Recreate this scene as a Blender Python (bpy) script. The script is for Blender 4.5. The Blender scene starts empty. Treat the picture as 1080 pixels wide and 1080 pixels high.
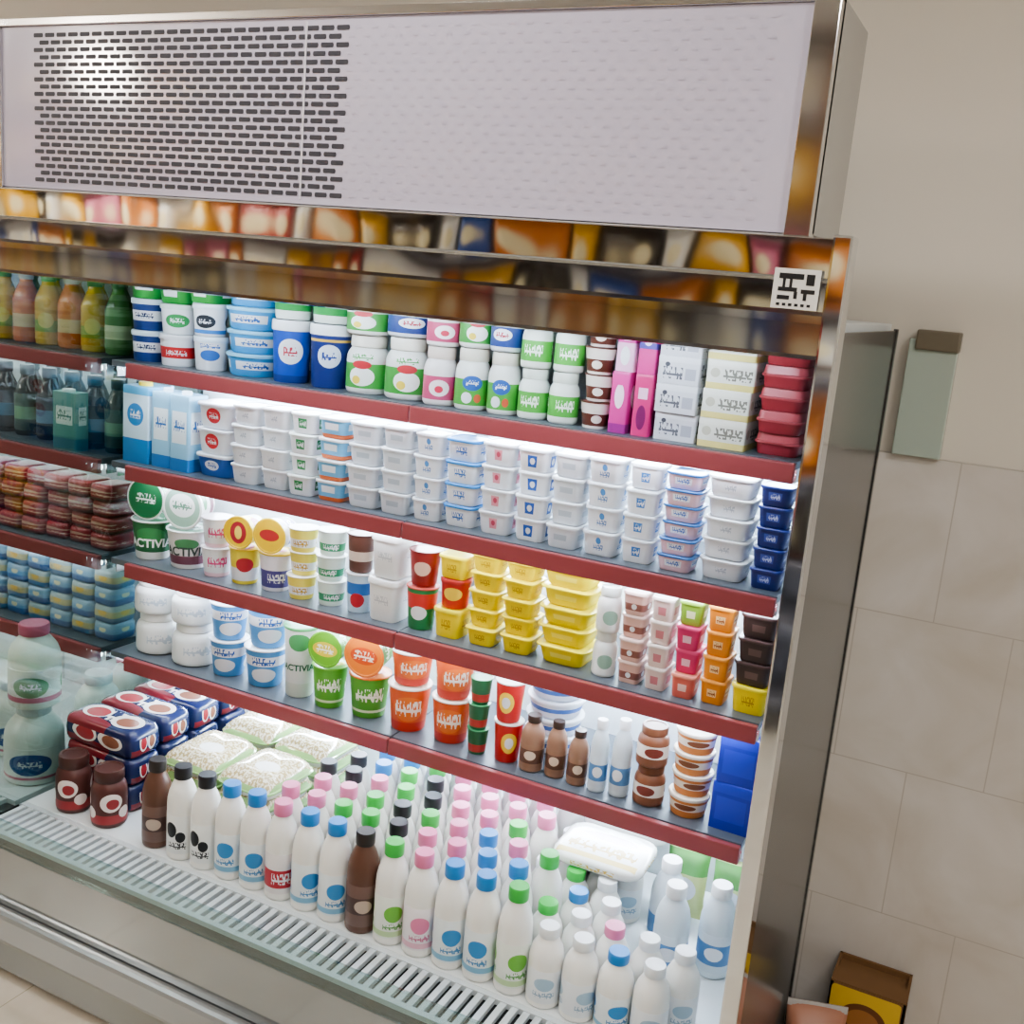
import bpy, bmesh, math, random
from mathutils import Matrix, Vector
random.seed(7)
PI = math.pi
C = bpy.context.scene.collection

# ------------------------------------------------------------------ camera maths
CX, CY, CZ = 2.07, -2.0, 1.814
F = 1120.0
def X_at(px, z, y):
    Yd = y - CY; Dd = CZ - z; k = (px - 540) / F
    dx = (k*(.8813*Yd + .2153*Dd) - .4464*Yd + .0846*Dd) / (.891 + .421*k)
    return CX + dx
def P(px, py, z):
    a, b = px-540, py-540
    rX = .891*a + .1707*b - .421*F
    rY = .4464*a - .1562*b + .8813*F
    rD = -.0846*a + .9729*b + .2153*F
    t = (CZ - z) / rD
    return CX + rX*t, CY + rY*t

# ------------------------------------------------------------------ materials
def lin(h):
    h = h.lstrip('#')
    v = [int(h[i:i+2], 16)/255 for i in (0, 2, 4)]
    return tuple((c/12.92 if c <= .04045 else ((c+.055)/1.055)**2.4) for c in v) + (1,)
MATS = {}
def mat(name, col, rough=.45, metal=0, emit=0, spec=.5, noise=0, nscale=8, coat=0, wavy=None):
    if name in MATS: return MATS[name]
    m = bpy.data.materials.new(name); m.use_nodes = True
    nt = m.node_tree; b = nt.nodes['Principled BSDF']
    c = lin(col)
    b.inputs['Base Color'].default_value = c
    b.inputs['Roughness'].default_value = rough
    b.inputs['Metallic'].default_value = metal
    b.inputs['Specular IOR Level'].default_value = spec
    b.inputs['Coat Weight'].default_value = coat
    b.inputs['Coat Roughness'].default_value = .1
    if emit:
        b.inputs['Emission Color'].default_value = c
        b.inputs['Emission Strength'].default_value = emit
    if noise:
        tc = nt.nodes.new('ShaderNodeTexCoord'); n = nt.nodes.new('ShaderNodeTexNoise')
        n.inputs['Scale'].default_value = nscale; n.inputs['Detail'].default_value = 4
        nt.links.new(tc.outputs['Object'], n.inputs['Vector'])
        mx = nt.nodes.new('ShaderNodeMix'); mx.data_type = 'RGBA'
        mx.inputs[6].default_value = tuple(x*(1-noise) for x in c[:3]) + (1,)
        mx.inputs[7].default_value = tuple(min(1, x*(1+noise)) for x in c[:3]) + (1,)
        nt.links.new(n.outputs['Fac'], mx.inputs[0])
        nt.links.new(mx.outputs[2], b.inputs['Base Color'])
    if wavy:
        prev = None
        for wv in wavy:
            tc = nt.nodes.new('ShaderNodeTexCoord'); mp = nt.nodes.new('ShaderNodeMapping'); mp.inputs['Scale'].default_value = wv[:3]
            n = nt.nodes.new('ShaderNodeTexNoise'); n.inputs['Scale'].default_value = 1; n.inputs['Detail'].default_value = 1
            bp = nt.nodes.new('ShaderNodeBump'); bp.inputs['Strength'].default_value = 1; bp.inputs['Distance'].default_value = wv[3]
            nt.links.new(tc.outputs['Object'], mp.inputs[0]); nt.links.new(mp.outputs[0], n.inputs['Vector'])
            nt.links.new(n.outputs['Fac'], bp.inputs['Height'])
            if prev: nt.links.new(prev.outputs[0], bp.inputs['Normal'])
            prev = bp
        nt.links.new(prev.outputs[0], b.inputs['Normal'])
    MATS[name] = m
    return m

def label_mat(name, base, ops=(), rep=3, rough=.4):
    """printed packaging: shapes laid out in the UV of the pack"""
    if name in MATS: return MATS[name]
    m = bpy.data.materials.new(name); m.use_nodes = True
    nt = m.node_tree; L = nt.links; b = nt.nodes['Principled BSDF']
    b.inputs['Roughness'].default_value = rough
    MATS[name] = m
    if not ops:
        b.inputs['Base Color'].default_value = lin(base); return m
    uv = nt.nodes.new('ShaderNodeUVMap'); sp = nt.nodes.new('ShaderNodeSeparateXYZ')
    L.new(uv.outputs[0], sp.inputs[0])
    def M(op, a, c=None):
        n = nt.nodes.new('ShaderNodeMath'); n.operation = op
        for i, v in enumerate((a, c)):
            if v is None: continue
            if isinstance(v, (int, float)): n.inputs[i].default_value = v
            else: L.new(v, n.inputs[i])
        return n.outputs[0]
    def noise(su, sv, off=0, det=0):
        cb = nt.nodes.new('ShaderNodeCombineXYZ')
        L.new(M('MULTIPLY', u, su), cb.inputs[0]); L.new(M('MULTIPLY', v, sv), cb.inputs[1]); cb.inputs[2].default_value = off
        nz = nt.nodes.new('ShaderNodeTexNoise'); nz.inputs['Scale'].default_value = 1.0; nz.inputs['Detail'].default_value = det
        L.new(cb.outputs[0], nz.inputs['Vector'])
        return nz.outputs['Fac']
    u = sp.outputs[0]; v = sp.outputs[1]
    if rep > 1:
        u = M('FRACT', M('ADD', M('MULTIPLY', u, rep), .5 if rep % 2 == 0 else 0.0))
    cur = None
    for op in ops:
        if op[0] in ('rect', 'text', 'speck'):
            _, col, u0, u1, v0, v1 = op
            box = lambda a, b2, c2, d2: M('MULTIPLY', M('MULTIPLY', M('GREATER_THAN', u, a), M('LESS_THAN', u, b2)),
                                          M('MULTIPLY', M('GREATER_THAN', v, c2), M('LESS_THAN', v, d2)))
            k = box(u0, u1, v0, v1)
            if op[0] == 'speck':
                k = M('MULTIPLY', k, M('GREATER_THAN', noise(26, 30, 0, 2), .5))
            elif op[0] == 'text':
                # flowing script: a joined base stroke with small risers and dots
                dv = v1 - v0
                base_stroke = M('MULTIPLY', box(u0, u1, v0 + .28*dv, v0 + .46*dv), M('GREATER_THAN', noise(9, 0, 3.7), .4))
                marks = M('MULTIPLY', k, M('GREATER_THAN', noise(24, 2.4/max(dv, .05), 1.3), .575))
                k = M('MAXIMUM', base_stroke, marks)
        else:
            _, col, cu, cv, ru, rv = op
            a = M('POWER', M('ABSOLUTE', M('DIVIDE', M('SUBTRACT', u, cu), ru)), 2.0)
            c2 = M('POWER', M('ABSOLUTE', M('DIVIDE', M('SUBTRACT', v, cv), rv)), 2.0)
            k = M('LESS_THAN', M('ADD', a, c2), 1.0)
        mx = nt.nodes.new('ShaderNodeMix'); mx.data_type = 'RGBA'
        L.new(k, mx.inputs[0])
        if cur is None: mx.inputs[6].default_value = lin(base)
        else: L.new(cur, mx.inputs[6])
        mx.inputs[7].default_value = lin(col)
        cur = mx.outputs[2]
    L.new(cur, b.inputs['Base Color'])
    return m

def glass_mat(name, tint, gloss=.12, rough=.03):
    if name in MATS: return MATS[name]
    m = bpy.data.materials.new(name); m.use_nodes = True
    nt = m.node_tree; nt.nodes.clear()
    o = nt.nodes.new('ShaderNodeOutputMaterial'); mx = nt.nodes.new('ShaderNodeMixShader')
    t = nt.nodes.new('ShaderNodeBsdfTransparent'); t.inputs[0].default_value = lin(tint)
    g = nt.nodes.new('ShaderNodeBsdfGlossy'); g.inputs['Roughness'].default_value = rough
    g.inputs[0].default_value = (.9, .95, .95, 1)
    mx.inputs[0].default_value = gloss
    nt.links.new(t.outputs[0], mx.inputs[1]); nt.links.new(g.outputs[0], mx.inputs[2])
    nt.links.new(mx.outputs[0], o.inputs[0])
    MATS[name] = m
    return m

MIRROR = mat('polished_steel', '#d2d1ce', .05, 1, wavy=[(5, 1, 3, .0042)])
MIRROR2 = mat('polished_steel_grey', '#c6c6c6', .06, 1, wavy=[(6, 1, 3, .0038)])
LIPM = mat('satin_steel', '#b2b3b4', .09, 1, wavy=[(7, 1, 2, .003)])
FOLDM = mat('folded_steel', '#a2a2a0', .25, .9)
CHROME = mat('chrome', '#e0e0e0', .1, 1)
POSTM = mat('post_chrome', '#e6e9ec', .06, 1, wavy=[(3, 3, 5, .003)])
WHITEP = mat('glossy_white_panel', '#bdb8c9', .1, 0, spec=.7)
DARK = mat('dark_slot', '#3a3a42', .6)
EMBOSS = mat('embossed_slot', '#b6b1c2', .3)
INNER = mat('liner_white', '#d6dcde', .4)
SHELFM = mat('grey_shelf_sheet', '#5c6269', .35, .3)
RAIL = mat('red_price_rail', '#8c4244', .4)
LED = mat('led_tube', '#e2f0ff', .4, 0, emit=30)
LEDC = mat('led_tube_canopy', '#e2f0ff', .4, 0, emit=42)
REARFILL = mat('added_rear_tube', '#e2f0ff', .4, 0, emit=180)  # unseen second tube per shelf, added to brighten the back panel
LEDN = mat('led_tube_dim', '#eef2f2', .4, 0, emit=17)
GLASS = glass_mat('tinted_end_glass', '#d8e1df', .06)
CLEAR = glass_mat('clear_front_glass', '#dfebea', .14)
SIDEM = mat('side_sheet', '#a8a7a4', .35, .15)
SIDEP = mat('smoky_side', '#606264', .2, .4)
BLACK = mat('black_plastic', '#1d1d20', .5)

# ------------------------------------------------------------------ mesh helpers
def finish(bm, name, m, parent=None, smooth=True, ang=35):
    bmesh.ops.recalc_face_normals(bm, faces=bm.faces)
    me = bpy.data.meshes.new(name); bm.to_mesh(me); bm.free()
    if smooth:
        me.polygons.foreach_set('use_smooth', [True]*len(me.polygons))
        me.set_sharp_from_angle(angle=math.radians(ang))
    me.materials.append(m)
    o = bpy.data.objects.new(name, me); C.objects.link(o)
    if parent is not None:
        o.parent = parent
    return o
def bbox(bm, x0, x1, y0, y1, z0, z1, bev=0):
    r = bmesh.ops.create_cube(bm, size=1)
    for v in r['verts']:
        v.co = Vector(((x0+x1)/2 + v.co.x*(x1-x0), (y0+y1)/2 + v.co.y*(y1-y0), (z0+z1)/2 + v.co.z*(z1-z0)))
    if bev:
        es = list({e for v in r['verts'] for e in v.link_edges})
        bmesh.ops.bevel(bm, geom=es, offset=bev, segments=2, affect='EDGES', profile=.6)
def part(root, name, m, boxes, bev=.0015, kind=None):
    """boxes in world coordinates, parented to an Empty standing at root.location"""
    bm = bmesh.new()
    for b in boxes: bbox(bm, *b, bev)
    o = finish(bm, name, m, smooth=False)
    if root is not None: attach(o, root)
    return o
WORLD_LOC = {}
def attach(o, root):
    o.parent = root
    o.matrix_parent_inverse = Matrix.Translation(-WORLD_LOC.get(root.name, Vector((0, 0, 0))))
def prism(bm, prof, x0, x1):
    """profile in (y,z) extruded along X"""
    a = [bm.verts.new((x0, y, z)) for y, z in prof]; b = [bm.verts.new((x1, y, z)) for y, z in prof]
    n = len(prof)
    bm.faces.new(a); bm.faces.new(b[::-1])
    for i in range(n): bm.faces.new((a[i], a[(i+1) % n], b[(i+1) % n], b[i]))
def tube_x(bm, x0, x1, y, z, r, n=12):
    prism(bm, [(y + r*math.cos(2*PI*i/n), z + r*math.sin(2*PI*i/n)) for i in range(n)], x0, x1)
def thing(name, loc, label, cat, group=None):
    o = bpy.data.objects.new(name, None); C.objects.link(o); o.location = loc
    o.empty_display_size = .1
    WORLD_LOC[o.name] = Vector(loc)
    tag(o, label, cat, group); return o
def tag(o, label, cat, group=None):
    o['label'] = label; o['category'] = cat
    if group: o['group'] = group
    elif 'group' in o: del o['group']
def dup(root):
    r = root.copy(); C.objects.link(r)
    for ch in list(root.children):
        c = ch.copy(); C.objects.link(c); c.parent = r
        for g in list(ch.children):
            d = g.copy(); C.objects.link(d); d.parent = c
    return r
def structure(name, m, boxes):
    bm = bmesh.new()
    for b in boxes: bbox(bm, *b)
    o = finish(bm, name, m, smooth=False); o['kind'] = 'structure'; return o

def circ(n=24):
    return [(math.cos(PI/2 + 2*PI*i/n), math.sin(PI/2 + 2*PI*i/n), i/n) for i in range(n)]
def rrect(ax, ay, r):
    pts = [(0, ay, 0)]
    for k, (sx, sy) in enumerate(((-1, 1), (-1, -1), (1, -1), (1, 1))):
        for j in range(4):
            a = PI/2 + k*PI/2 + j*PI/6
            pts.append((sx*(ax-r) + r*math.cos(a), sy*(ay-r) + r*math.sin(a), .125 + k*.25 + (j-1.5)*.006))
    return pts
def loft(bm, sec, rings, h, planar=None, sx=1, sy=1, cap0=True, cap1=True):
    uvl = bm.loops.layers.uv.verify(); n = len(sec); R = []
    for s, z in rings:
        R.append([bm.verts.new((x*sx*s, y*sy*s, z)) for x, y, t in sec])
    def setuv(f, ts):
        for lp, t in zip(f.loops, ts):
            if planar: lp[uvl].uv = (lp.vert.co.x/planar[0] + .5, lp.vert.co.y/planar[1] + .5)
            else: lp[uvl].uv = (t, lp.vert.co.z/h)
    for k in range(len(R)-1):
        for i in range(n):
            j = (i+1) % n
            f = bm.faces.new((R[k][i], R[k][j], R[k+1][j], R[k+1][i]))
            t0 = sec[i][2]; t1 = sec[j][2] if j else 1.0
            setuv(f, (t0, t1, t1, t0))
    if cap0: setuv(bm.faces.new(R[0][::-1]), [s[2] for s in sec[::-1]])
    if cap1: setuv(bm.faces.new(R[-1]), [s[2] for s in sec])

# ------------------------------------------------------------------ packaging styles
W = '#dfe1e4'
ST = {}
def style(k, base, ops=(), lid=None, rep=3, lidops=(), text=None, rough=.4):
    ST[k] = dict(base=base, ops=ops, lid=lid or base, rep=rep, lidops=lidops, text=text, rough=rough)
R_, O_, T_, K_ = 'rect', 'oval', 'text', 'speck'
style('navy_white', '#203a72', [(R_, W, 0, 1, .3, .62), (T_, '#1f2c55', .2, .8, .38, .55)], '#c8d4dc')
style('green', '#2f8a3d', [(R_, W, .2, .8, .3, .6)], '#3fa04a')
style('red_white', W, [(R_, '#c22f2c', 0, 1, .25, .6), (T_, W, .2, .8, .33, .5)], '#d9dbde')
style('green_white', W, [(O_, '#2f8a4a', .5, .45, .34, .22), (T_, W, .3, .7, .36, .54)], '#cfd9d5')
style('white_blue', W, [(O_, '#3566ad', .5, .45, .3, .16), (T_, '#3566ad', .2, .8, .66, .78)], '#d2dde6')
style('white_black', W, [(O_, '#222a33', .5, .45, .32, .2), (T_, W, .3, .7, .38, .52), (R_, '#3a7cc0', 0, 1, .08, .2)], '#d5dde2')
style('ltblue', '#3f8fc4', [(R_, W, .1, .9, .3, .66), (T_, '#1f5aa0', .25, .75, .36, .6)], '#8cc4e0')
style('royal', '#2148a0', [(O_, W, .5, .5, .34, .2), (R_, '#173377', 0, 1, 0, .12), (T_, '#b03040', .32, .68, .43, .57)], W)
style('navy', '#1c2f6e', [(O_, '#cfd6e2', .5, .5, .3, .18), (T_, '#26408a', .32, .68, .44, .56), (R_, '#c9a64a', 0, 1, .72, .76)], W)
style('greenlid', '#dfe6e0', [(R_, '#2d9048', 0, 1, .3, .7)], '#39a352')
style('jar_green', '#d8d9d4', [(R_, '#3d8f3c', 0, 1, .1, .52), (O_, '#e6e8e2', .5, .3, .3, .16), (O_, '#d9c04a', .38, .24, .1, .07), (O_, '#b23038', .5, .5, .22, .07), (T_, '#3d8f3c', .25, .75, .58, .68)], '#d9d4c8')
style('jar_greenblue', '#d8dad4', [(R_, '#4b9a3d', 0, 1, .08, .5), (O_, '#2c5aa0', .5, .44, .28, .12), (T_, W, .33, .67, .4, .49), (O_, W, .36, .2, .15, .09), (O_, '#c05a3a', .66, .2, .1, .07)], '#d5d0c2')
style('jar_navy', '#cfd4dc', [(R_, '#223c7c', 0, 1, .1, .55), (O_, W, .5, .34, .3, .12), (T_, '#b03a48', .3, .7, .29, .39)], '#c9c6c0')
style('jar_pink', '#d9d4d2', [(R_, '#b4476a', 0, 1, .1, .5), (O_, '#e8dde0', .5, .3, .3, .14), (O_, '#c2304a', .5, .28, .12, .06)], '#cfc2b8')
style('jar_greenband', '#dde2da', [(R_, '#51a542', 0, 1, .14, .54), (T_, '#e9f2e4', .2, .8, .24, .46)], '#d5dcd2')
style('choc_white', '#dcd3ca', [(R_, '#5b2f22', 0, 1, .1, .55), (O_, '#e4d9cf', .5, .35, .2, .15)], '#6a3d30')
style('pinkbox', '#c83b8a', [(O_, '#efd3e2', .5, .6, .3, .2), (R_, '#8f2d7a', 0, 1, 0, .15)], rep=4)
style('pinkwhite', '#dfaccb', [(R_, '#c4398c', 0, 1, .55, 1), (O_, W, .5, .3, .3, .18)], rep=4)
style('magenta', '#c0306f', [(R_, '#e3b7cf', .2, .8, .6, .8), (O_, '#752458', .5, .3, .3, .2)], rep=4)
style('purple_blue', '#4a3f92', [(R_, '#c63b84', 0, 1, 0, .5), (O_, '#d7c9e6', .5, .7, .3, .14)], rep=4)
style('grey_box', '#c9c9ce', [(T_, '#5a5a62', .12, .6, .2, .62), (R_, '#a4a4ae', .66, .92, .2, .6), (O_, '#45454d', .22, .7, .06, .08)], '#d2d2d6', rep=4)
style('yellow_box', '#d8d6cc', [(R_, '#d3c57e', 0, 1, 0, .22), (T_, '#77756a', .35, .95, .32, .7), (O_, '#b8b4a2', .18, .55, .1, .16)], '#dedcd2', rep=4)
style('red_tray', '#8a2c34', [(R_, '#c9a8a4', .2, .8, .5, .8), (T_, '#7a2228', .25, .75, .5, .8)], '#a34a50', rep=4)
style('carton_blue', '#c3dbe8', [(R_, '#2f7db8', 0, 1, 0, .3), (O_, '#2f7db8', .5, .6, .32, .14), (T_, W, .3, .7, .55, .66), (R_, '#4fa3cf', 0, 1, .85, 1)], '#e0c84a', rep=4)
style('carton_sky', '#8fc3de', [(R_, '#dfe9ee', .1, .9, .35, .75), (T_, '#2766a6', .2, .8, .5, .64), (R_, '#2f74b4', 0, 1, 0, .16)], '#d8e2e8', rep=4)
style('carton_green', '#4f8a7c', [(R_, '#cfdcd2', .15, .85, .42, .72), (T_, '#2f6a58', .2, .8, .5, .66), (R_, '#3a6f78', 0, 1, 0, .2)], '#c9d6d0', rep=4)
style('redblue', W, [(O_, '#c22c34', .5, .5, .34, .3), (T_, W, .28, .72, .38, .62)], '#d8dbe2', rep=4)
style('bluecup', '#2f62ad', [(O_, W, .5, .5, .34, .22), (T_, '#2f62ad', .3, .7, .4, .62)], '#dbe0e6', rep=4)
style('plain_white', '#dadcdf', [(T_, '#a9b0ba', .3, .7, .32, .62)], '#e1e3e6', rep=4)
style('plain_grey', '#cfd2d6', [(R_, '#aeb6bd', .15, .85, .35, .6)], '#dcdfe2', rep=4)
style('white_green', W, [(R_, '#2d7d48', .22, .78, .25, .72), (T_, W, .28, .72, .34, .62)], '#dde3e0', rep=4)
style('blue_orange', '#6fb0d6', [(R_, W, .1, .9, .4, .72), (R_, '#c9683a', 0, 1, 0, .2)], '#d8d9da', rep=4)
style('white_bluep', W, [(R_, '#3f79b8', .28, .72, .28, .66), (T_, W, .32, .68, .34, .6)], '#d9dde2', rep=4)
style('white_bluelid', W, [(T_, '#2f68ae', .2, .8, .28, .66)], '#3f86c6', rep=4)
style('white_pinkp', W, [(R_, '#d68f9a', .3, .7, .25, .7), (O_, '#b94a5e', .5, .5, .1, .12)], '#dfe2e6', rep=4)
style('white_royal', W, [(R_, '#2b59a8', .25, .75, .2, .7), (O_, W, .5, .45, .14, .14)], '#e0e3e8', rep=4)
style('white_lines', W, [(T_, '#5f7fae', .25, .75, .22, .46), (O_, '#4d86bf', .5, .62, .12, .14)], '#dcdfe4', rep=4)
style('pink_flat', '#d9b6bf', [(R_, W, .1, .9, .3, .7), (T_, '#5070b0', .2, .8, .34, .66)], '#3f75b5', rep=4)
style('navy_flat', '#1d2a66', [(R_, '#3a4c92', .15, .85, .3, .7), (T_, '#aab4d6', .25, .75, .36, .64)], '#24347a', rep=4)
style('activ_green', '#2d6b40', [(R_, '#e0e3df', 0, 1, 0, .2), (O_, '#3f8a52', .5, .62, .4, .2)], '#dfe3df', lidops=[(O_, '#276840', .5, .5, .46, .46), (T_, '#dfe6e0', .24, .76, .4, .62)], text=('ACTIVIA', '#eef1ee', .42, .28))
style('activ_white', '#d9d7d6', [(R_, '#7a4a58', 0, 1, .12, .34), (O_, '#4f8a5c', .5, .66, .3, .14)], '#dfe3df', lidops=[(O_, '#8fae9a', .5, .5, .44, .44), (O_, '#dfe3e0', .5, .54, .32, .26), (T_, '#5f8a70', .26, .74, .44, .62)], text=('ACTIVIA', '#3a4a44', .45, .27))
style('pink_text', W, [(T_, '#cf4a80', .15, .85, .34, .68), (R_, '#e7c4d1', 0, 1, 0, .14)], '#e2dfe2')
style('yellow_red', '#dcc94a', [(R_, W, 0, 1, .1, .45), (O_, '#b0333a', .5, .55, .3, .2)], '#e5c531', lidops=[(O_, '#e3c02c', .5, .5, .47, .47), (O_, '#a93440', .5, .5, .27, .33), (O_, '#e8cf60', .5, .5, .12, .2)])
style('purple_white', '#d9d7de', [(R_, '#4d4a86', 0, 1, .1, .55), (T_, W, .2, .8, .22, .46)], '#e5c531', lidops=[(O_, '#e4bd2c', .5, .5, .47, .47), (O_, '#b23a3a', .5, .52, .3, .16)])
style('yellow_white', '#dfcf5e', [(R_, W, 0, 1, .2, .55), (T_, '#b8902a', .2, .8, .24, .5)], '#e2e0d6')
style('mint_white', '#cfe0d6', [(R_, '#3f9468', 0, 1, .2, .5), (T_, W, .2, .8, .24, .46)], '#e0e6e2')
style('blue_red', '#b9cfe0', [(R_, '#3169ad', 0, 1, .45, .75), (O_, '#b83038', .5, .32, .3, .18)], '#dcdfe2')
style('brown_cup', '#5a3a30', [(R_, '#c9b9aa', 0, 1, .3, .55)], '#4a302a')
style('tall_white', '#d9dad8', [(T_, '#b5b8ba', .2, .8, .4, .6)], '#e2e3e2')
style('redbrown', '#8f2f2c', [(O_, '#d9b9a6', .5, .5, .3, .2)], '#7a2c28')
style('green_red', '#2f7a46', [(R_, '#c23a34', 0, 1, .5, .85), (O_, W, .5, .4, .3, .16)], '#b7483c')
style('red', '#b32b28', [(O_, '#e0c04a', .5, .5, .34, .22)], '#a3302c')
style('yellow', '#e0c81c', [(T_, '#a8840e', .2, .8, .28, .62)], '#e6d438', rep=4)
style('yellow_bowl', '#e4ce1c', [(R_, '#ecdc5a', .15, .85, .35, .6)], '#eadb40', rep=4)
style('white_jar', '#dcdedb', [(O_, '#8aa796', .5, .35, .32, .16)], '#d0d6d2')
style('pink_brown', '#d3ada0', [(R_, '#8a5a50', 0, 1, .2, .5), (O_, W, .5, .36, .2, .12)], '#d9bdb4', rep=4)
style('pale_pink', '#d8c3bc', [(R_, '#c07a80', .2, .8, .25, .6)], '#dccfc9', rep=4)
style('hotpink', '#c83a6a', [(R_, '#e4b4c4', .2, .8, .3, .6)], '#d3507c', rep=4)
style('limecup', '#7fa83a', [(R_, '#d9e2b4', .2, .8, .3, .6)], '#8fb84a', rep=4)
style('salmon', '#cf6a5c', [(R_, '#e8c3b8', .2, .8, .3, .6)], '#d98a78', rep=4)
style('orange', '#d9862a', [(R_, '#ecc892', .2, .8, .3, .6), (T_, '#8a3f10', .25, .75, .34, .57)], '#e0994a', rep=4)
style('dark_brown', '#3a2a28', [(R_, '#5f4a46', .2, .8, .3, .6)], '#4a3836', rep=4)
style('white_pot', '#d9dcda', [(T_, '#b0bcc4', .2, .8, .28, .5)], '#e3e5e3')
style('blue_pot', '#4f8cc0', [(R_, W, 0, 1, .55, .8), (O_, W, .5, .32, .34, .18), (T_, '#2a5aa0', .2, .8, .58, .78)], '#dfe4e8')
style('activ_tall', '#d6dad6', [(R_, '#c9d2c6', 0, 1, 0, .2), (O_, '#4f9a5e', .5, .78, .34, .12)], '#5aa368', text=('ACTIVIA', '#1f5a44', .42, .25))
style('lime', '#5aa032', [(R_, '#d6dfb4', 0, 1, .14, .2), (T_, '#f0f4e4', .12, .88, .4, .72)], '#6fae3a', lidops=[(O_, '#6db033', .5, .5, .47, .47), (O_, '#d9c43c', .5, .5, .36, .2), (T_, '#f0f2e0', .25, .75, .4, .62)])
style('lime_orange', '#559a34', [(R_, '#d9dfbc', 0, 1, .14, .2), (T_, '#f0f4e4', .12, .88, .4, .72)], '#d9702c', lidops=[(O_, '#d97a2e', .5, .5, .47, .47), (O_, '#c94f22', .5, .5, .34, .2), (T_, '#f0e4d0', .25, .75, .4, .62)])
style('orange_red', '#cf5a2a', [(R_, '#c03a28', 0, 1, 0, .22), (O_, '#d9702c', .5, .52, .42, .28), (T_, '#f3e8da', .15, .85, .36, .7)], '#ddd5c8')
style('dkgreen', '#255c38', [(R_, '#a8382e', 0, 1, .1, .4)], '#2f7a48')
style('red_yellow', '#b52a24', [(O_, '#e2c246', .5, .5, .3, .26), (O_, W, .5, .5, .16, .14)], '#d3cdc6')
style('choc_bottle', '#8a6a55', [(R_, '#5b3f30', 0, 1, .2, .8), (O_, '#cdb9a2', .5, .55, .24, .2)], '#3f2f28')
style('blue_bottle', '#c9d3da', [(R_, '#5580ad', 0, 1, .2, .75), (O_, W, .5, .5, .26, .18)], '#e3e5e6')
style('brown_jar', '#7c4f38', [(R_, '#dcd6cc', 0, 1, .25, .56), (O_, '#7a3a30', .5, .4, .3, .12)], '#6e4632')
style('beige_cup', '#c97f42', [(R_, '#e6dccc', 0, 1, .32, .66), (O_, '#7d4a2c', .5, .5, .3, .14)], '#e3dccd')
style('bluewhite_bowl', '#d7dde6', [(R_, '#4668a8', 0, 1, .35, .6)], '#dfe3ea')
style('royal_box', '#2032a0', [(R_, '#2a3eb4', .12, .88, .2, .7)], '#2a3cae', rep=4)
# bottles: the print is on the label sleeve
style('mb_k', '#dfe1df', [(O_, '#1f1f22', .3, .62, .2, .2), (O_, '#1f1f22', .62, .45, .16, .14), (T_, '#333338', .2, .8, .13, .3)], '#222226')
style('mb_b', '#d9e0e2', [(O_, '#3f86bd', .5, .6, .28, .2), (T_, '#4f86b4', .2, .8, .22, .38), (R_, '#7fb0cc', 0, 1, .05, .18)], '#2f7cc0')
style('mb_p', '#e2dcdf', [(O_, '#d77fa0', .5, .6, .28, .2), (T_, '#c0708e', .2, .8, .22, .38), (R_, '#e0b0c0', 0, 1, .05, .18)], '#d679a0')
style('mb_g', '#dde3da', [(O_, '#6fae4a', .5, .6, .28, .2), (T_, '#5f9a50', .2, .8, .22, .38), (R_, '#b9d3a0', 0, 1, .05, .18)], '#3fae4a')
style('mb_w', '#dde0e2', [(O_, '#9fb6c6', .5, .6, .28, .2), (T_, '#8fa6b8', .2, .8, .18, .36)], '#dfe2e4')
style('mb_red', '#dcd7d6', [(R_, '#b02f38', 0, 1, .15, .6), (T_, W, .2, .8, .24, .52)], '#d679a0')
style('mb_choc', '#6f5750', [(R_, '#4d3a36', 0, 1, .3, .7), (O_, '#b9a596', .5, .5, .26, .16)], '#2a2424')
style('juice_y', '#d0a634', [(R_, '#8fa83f', 0, 1, .2, .5), (O_, '#d9c96a', .5, .5, .3, .2)], '#4f8a4a')
style('juice_o', '#cf7a2c', [(R_, '#d9c08a', 0, 1, .25, .6)], '#c9c2b0')
style('juice_g', '#5f8f4a', [(R_, '#d0d6a8', 0, 1, .25, .6)], '#3f6a3f')
style('soda', '#2c4a3c', [(R_, '#6f9a7c', 0, 1, .3, .65)], '#2a3a34')
style('soda_blue', '#22303e', [(R_, '#4f7a9a', 0, 1, .3, .65)], '#27323a')
style('red_pack', '#8c2029', [(R_, '#5a151d', 0, 1, 0, .22), (O_, '#b89a8a', .4, .62, .26, .08), (T_, '#d0b0a0', .12, .88, .32, .46), (R_, '#a3303a', 0, 1, .8, .9)], rep=1)
style('blue_pack', '#6f98bc', [(R_, '#37609a', 0, 1, 0, .4), (O_, '#d9d4b0', .5, .62, .25, .16)], '#7f9fb8', rep=4)
style('yellow_carton', '#b0a87a', [(R_, '#466f9a', 0, 1, 0, .34), (O_, '#d0aa40', .5, .62, .3, .2)], '#98aab0', rep=4)
style('jug', '#e6ece6', [(O_, '#5f9a6a', .5, .5, .34, .3), (T_, W, .3, .7, .4, .6), (R_, '#c9788f', 0, 1, .05, .2)], '#d4708e')
style('jug_b', '#e3eae6', [(O_, '#2f5f9a', .5, .5, .36, .34), (T_, W, .3, .7, .4, .6), (R_, '#c9788f', 0, 1, .02, .1)], '#cfdade')
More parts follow.
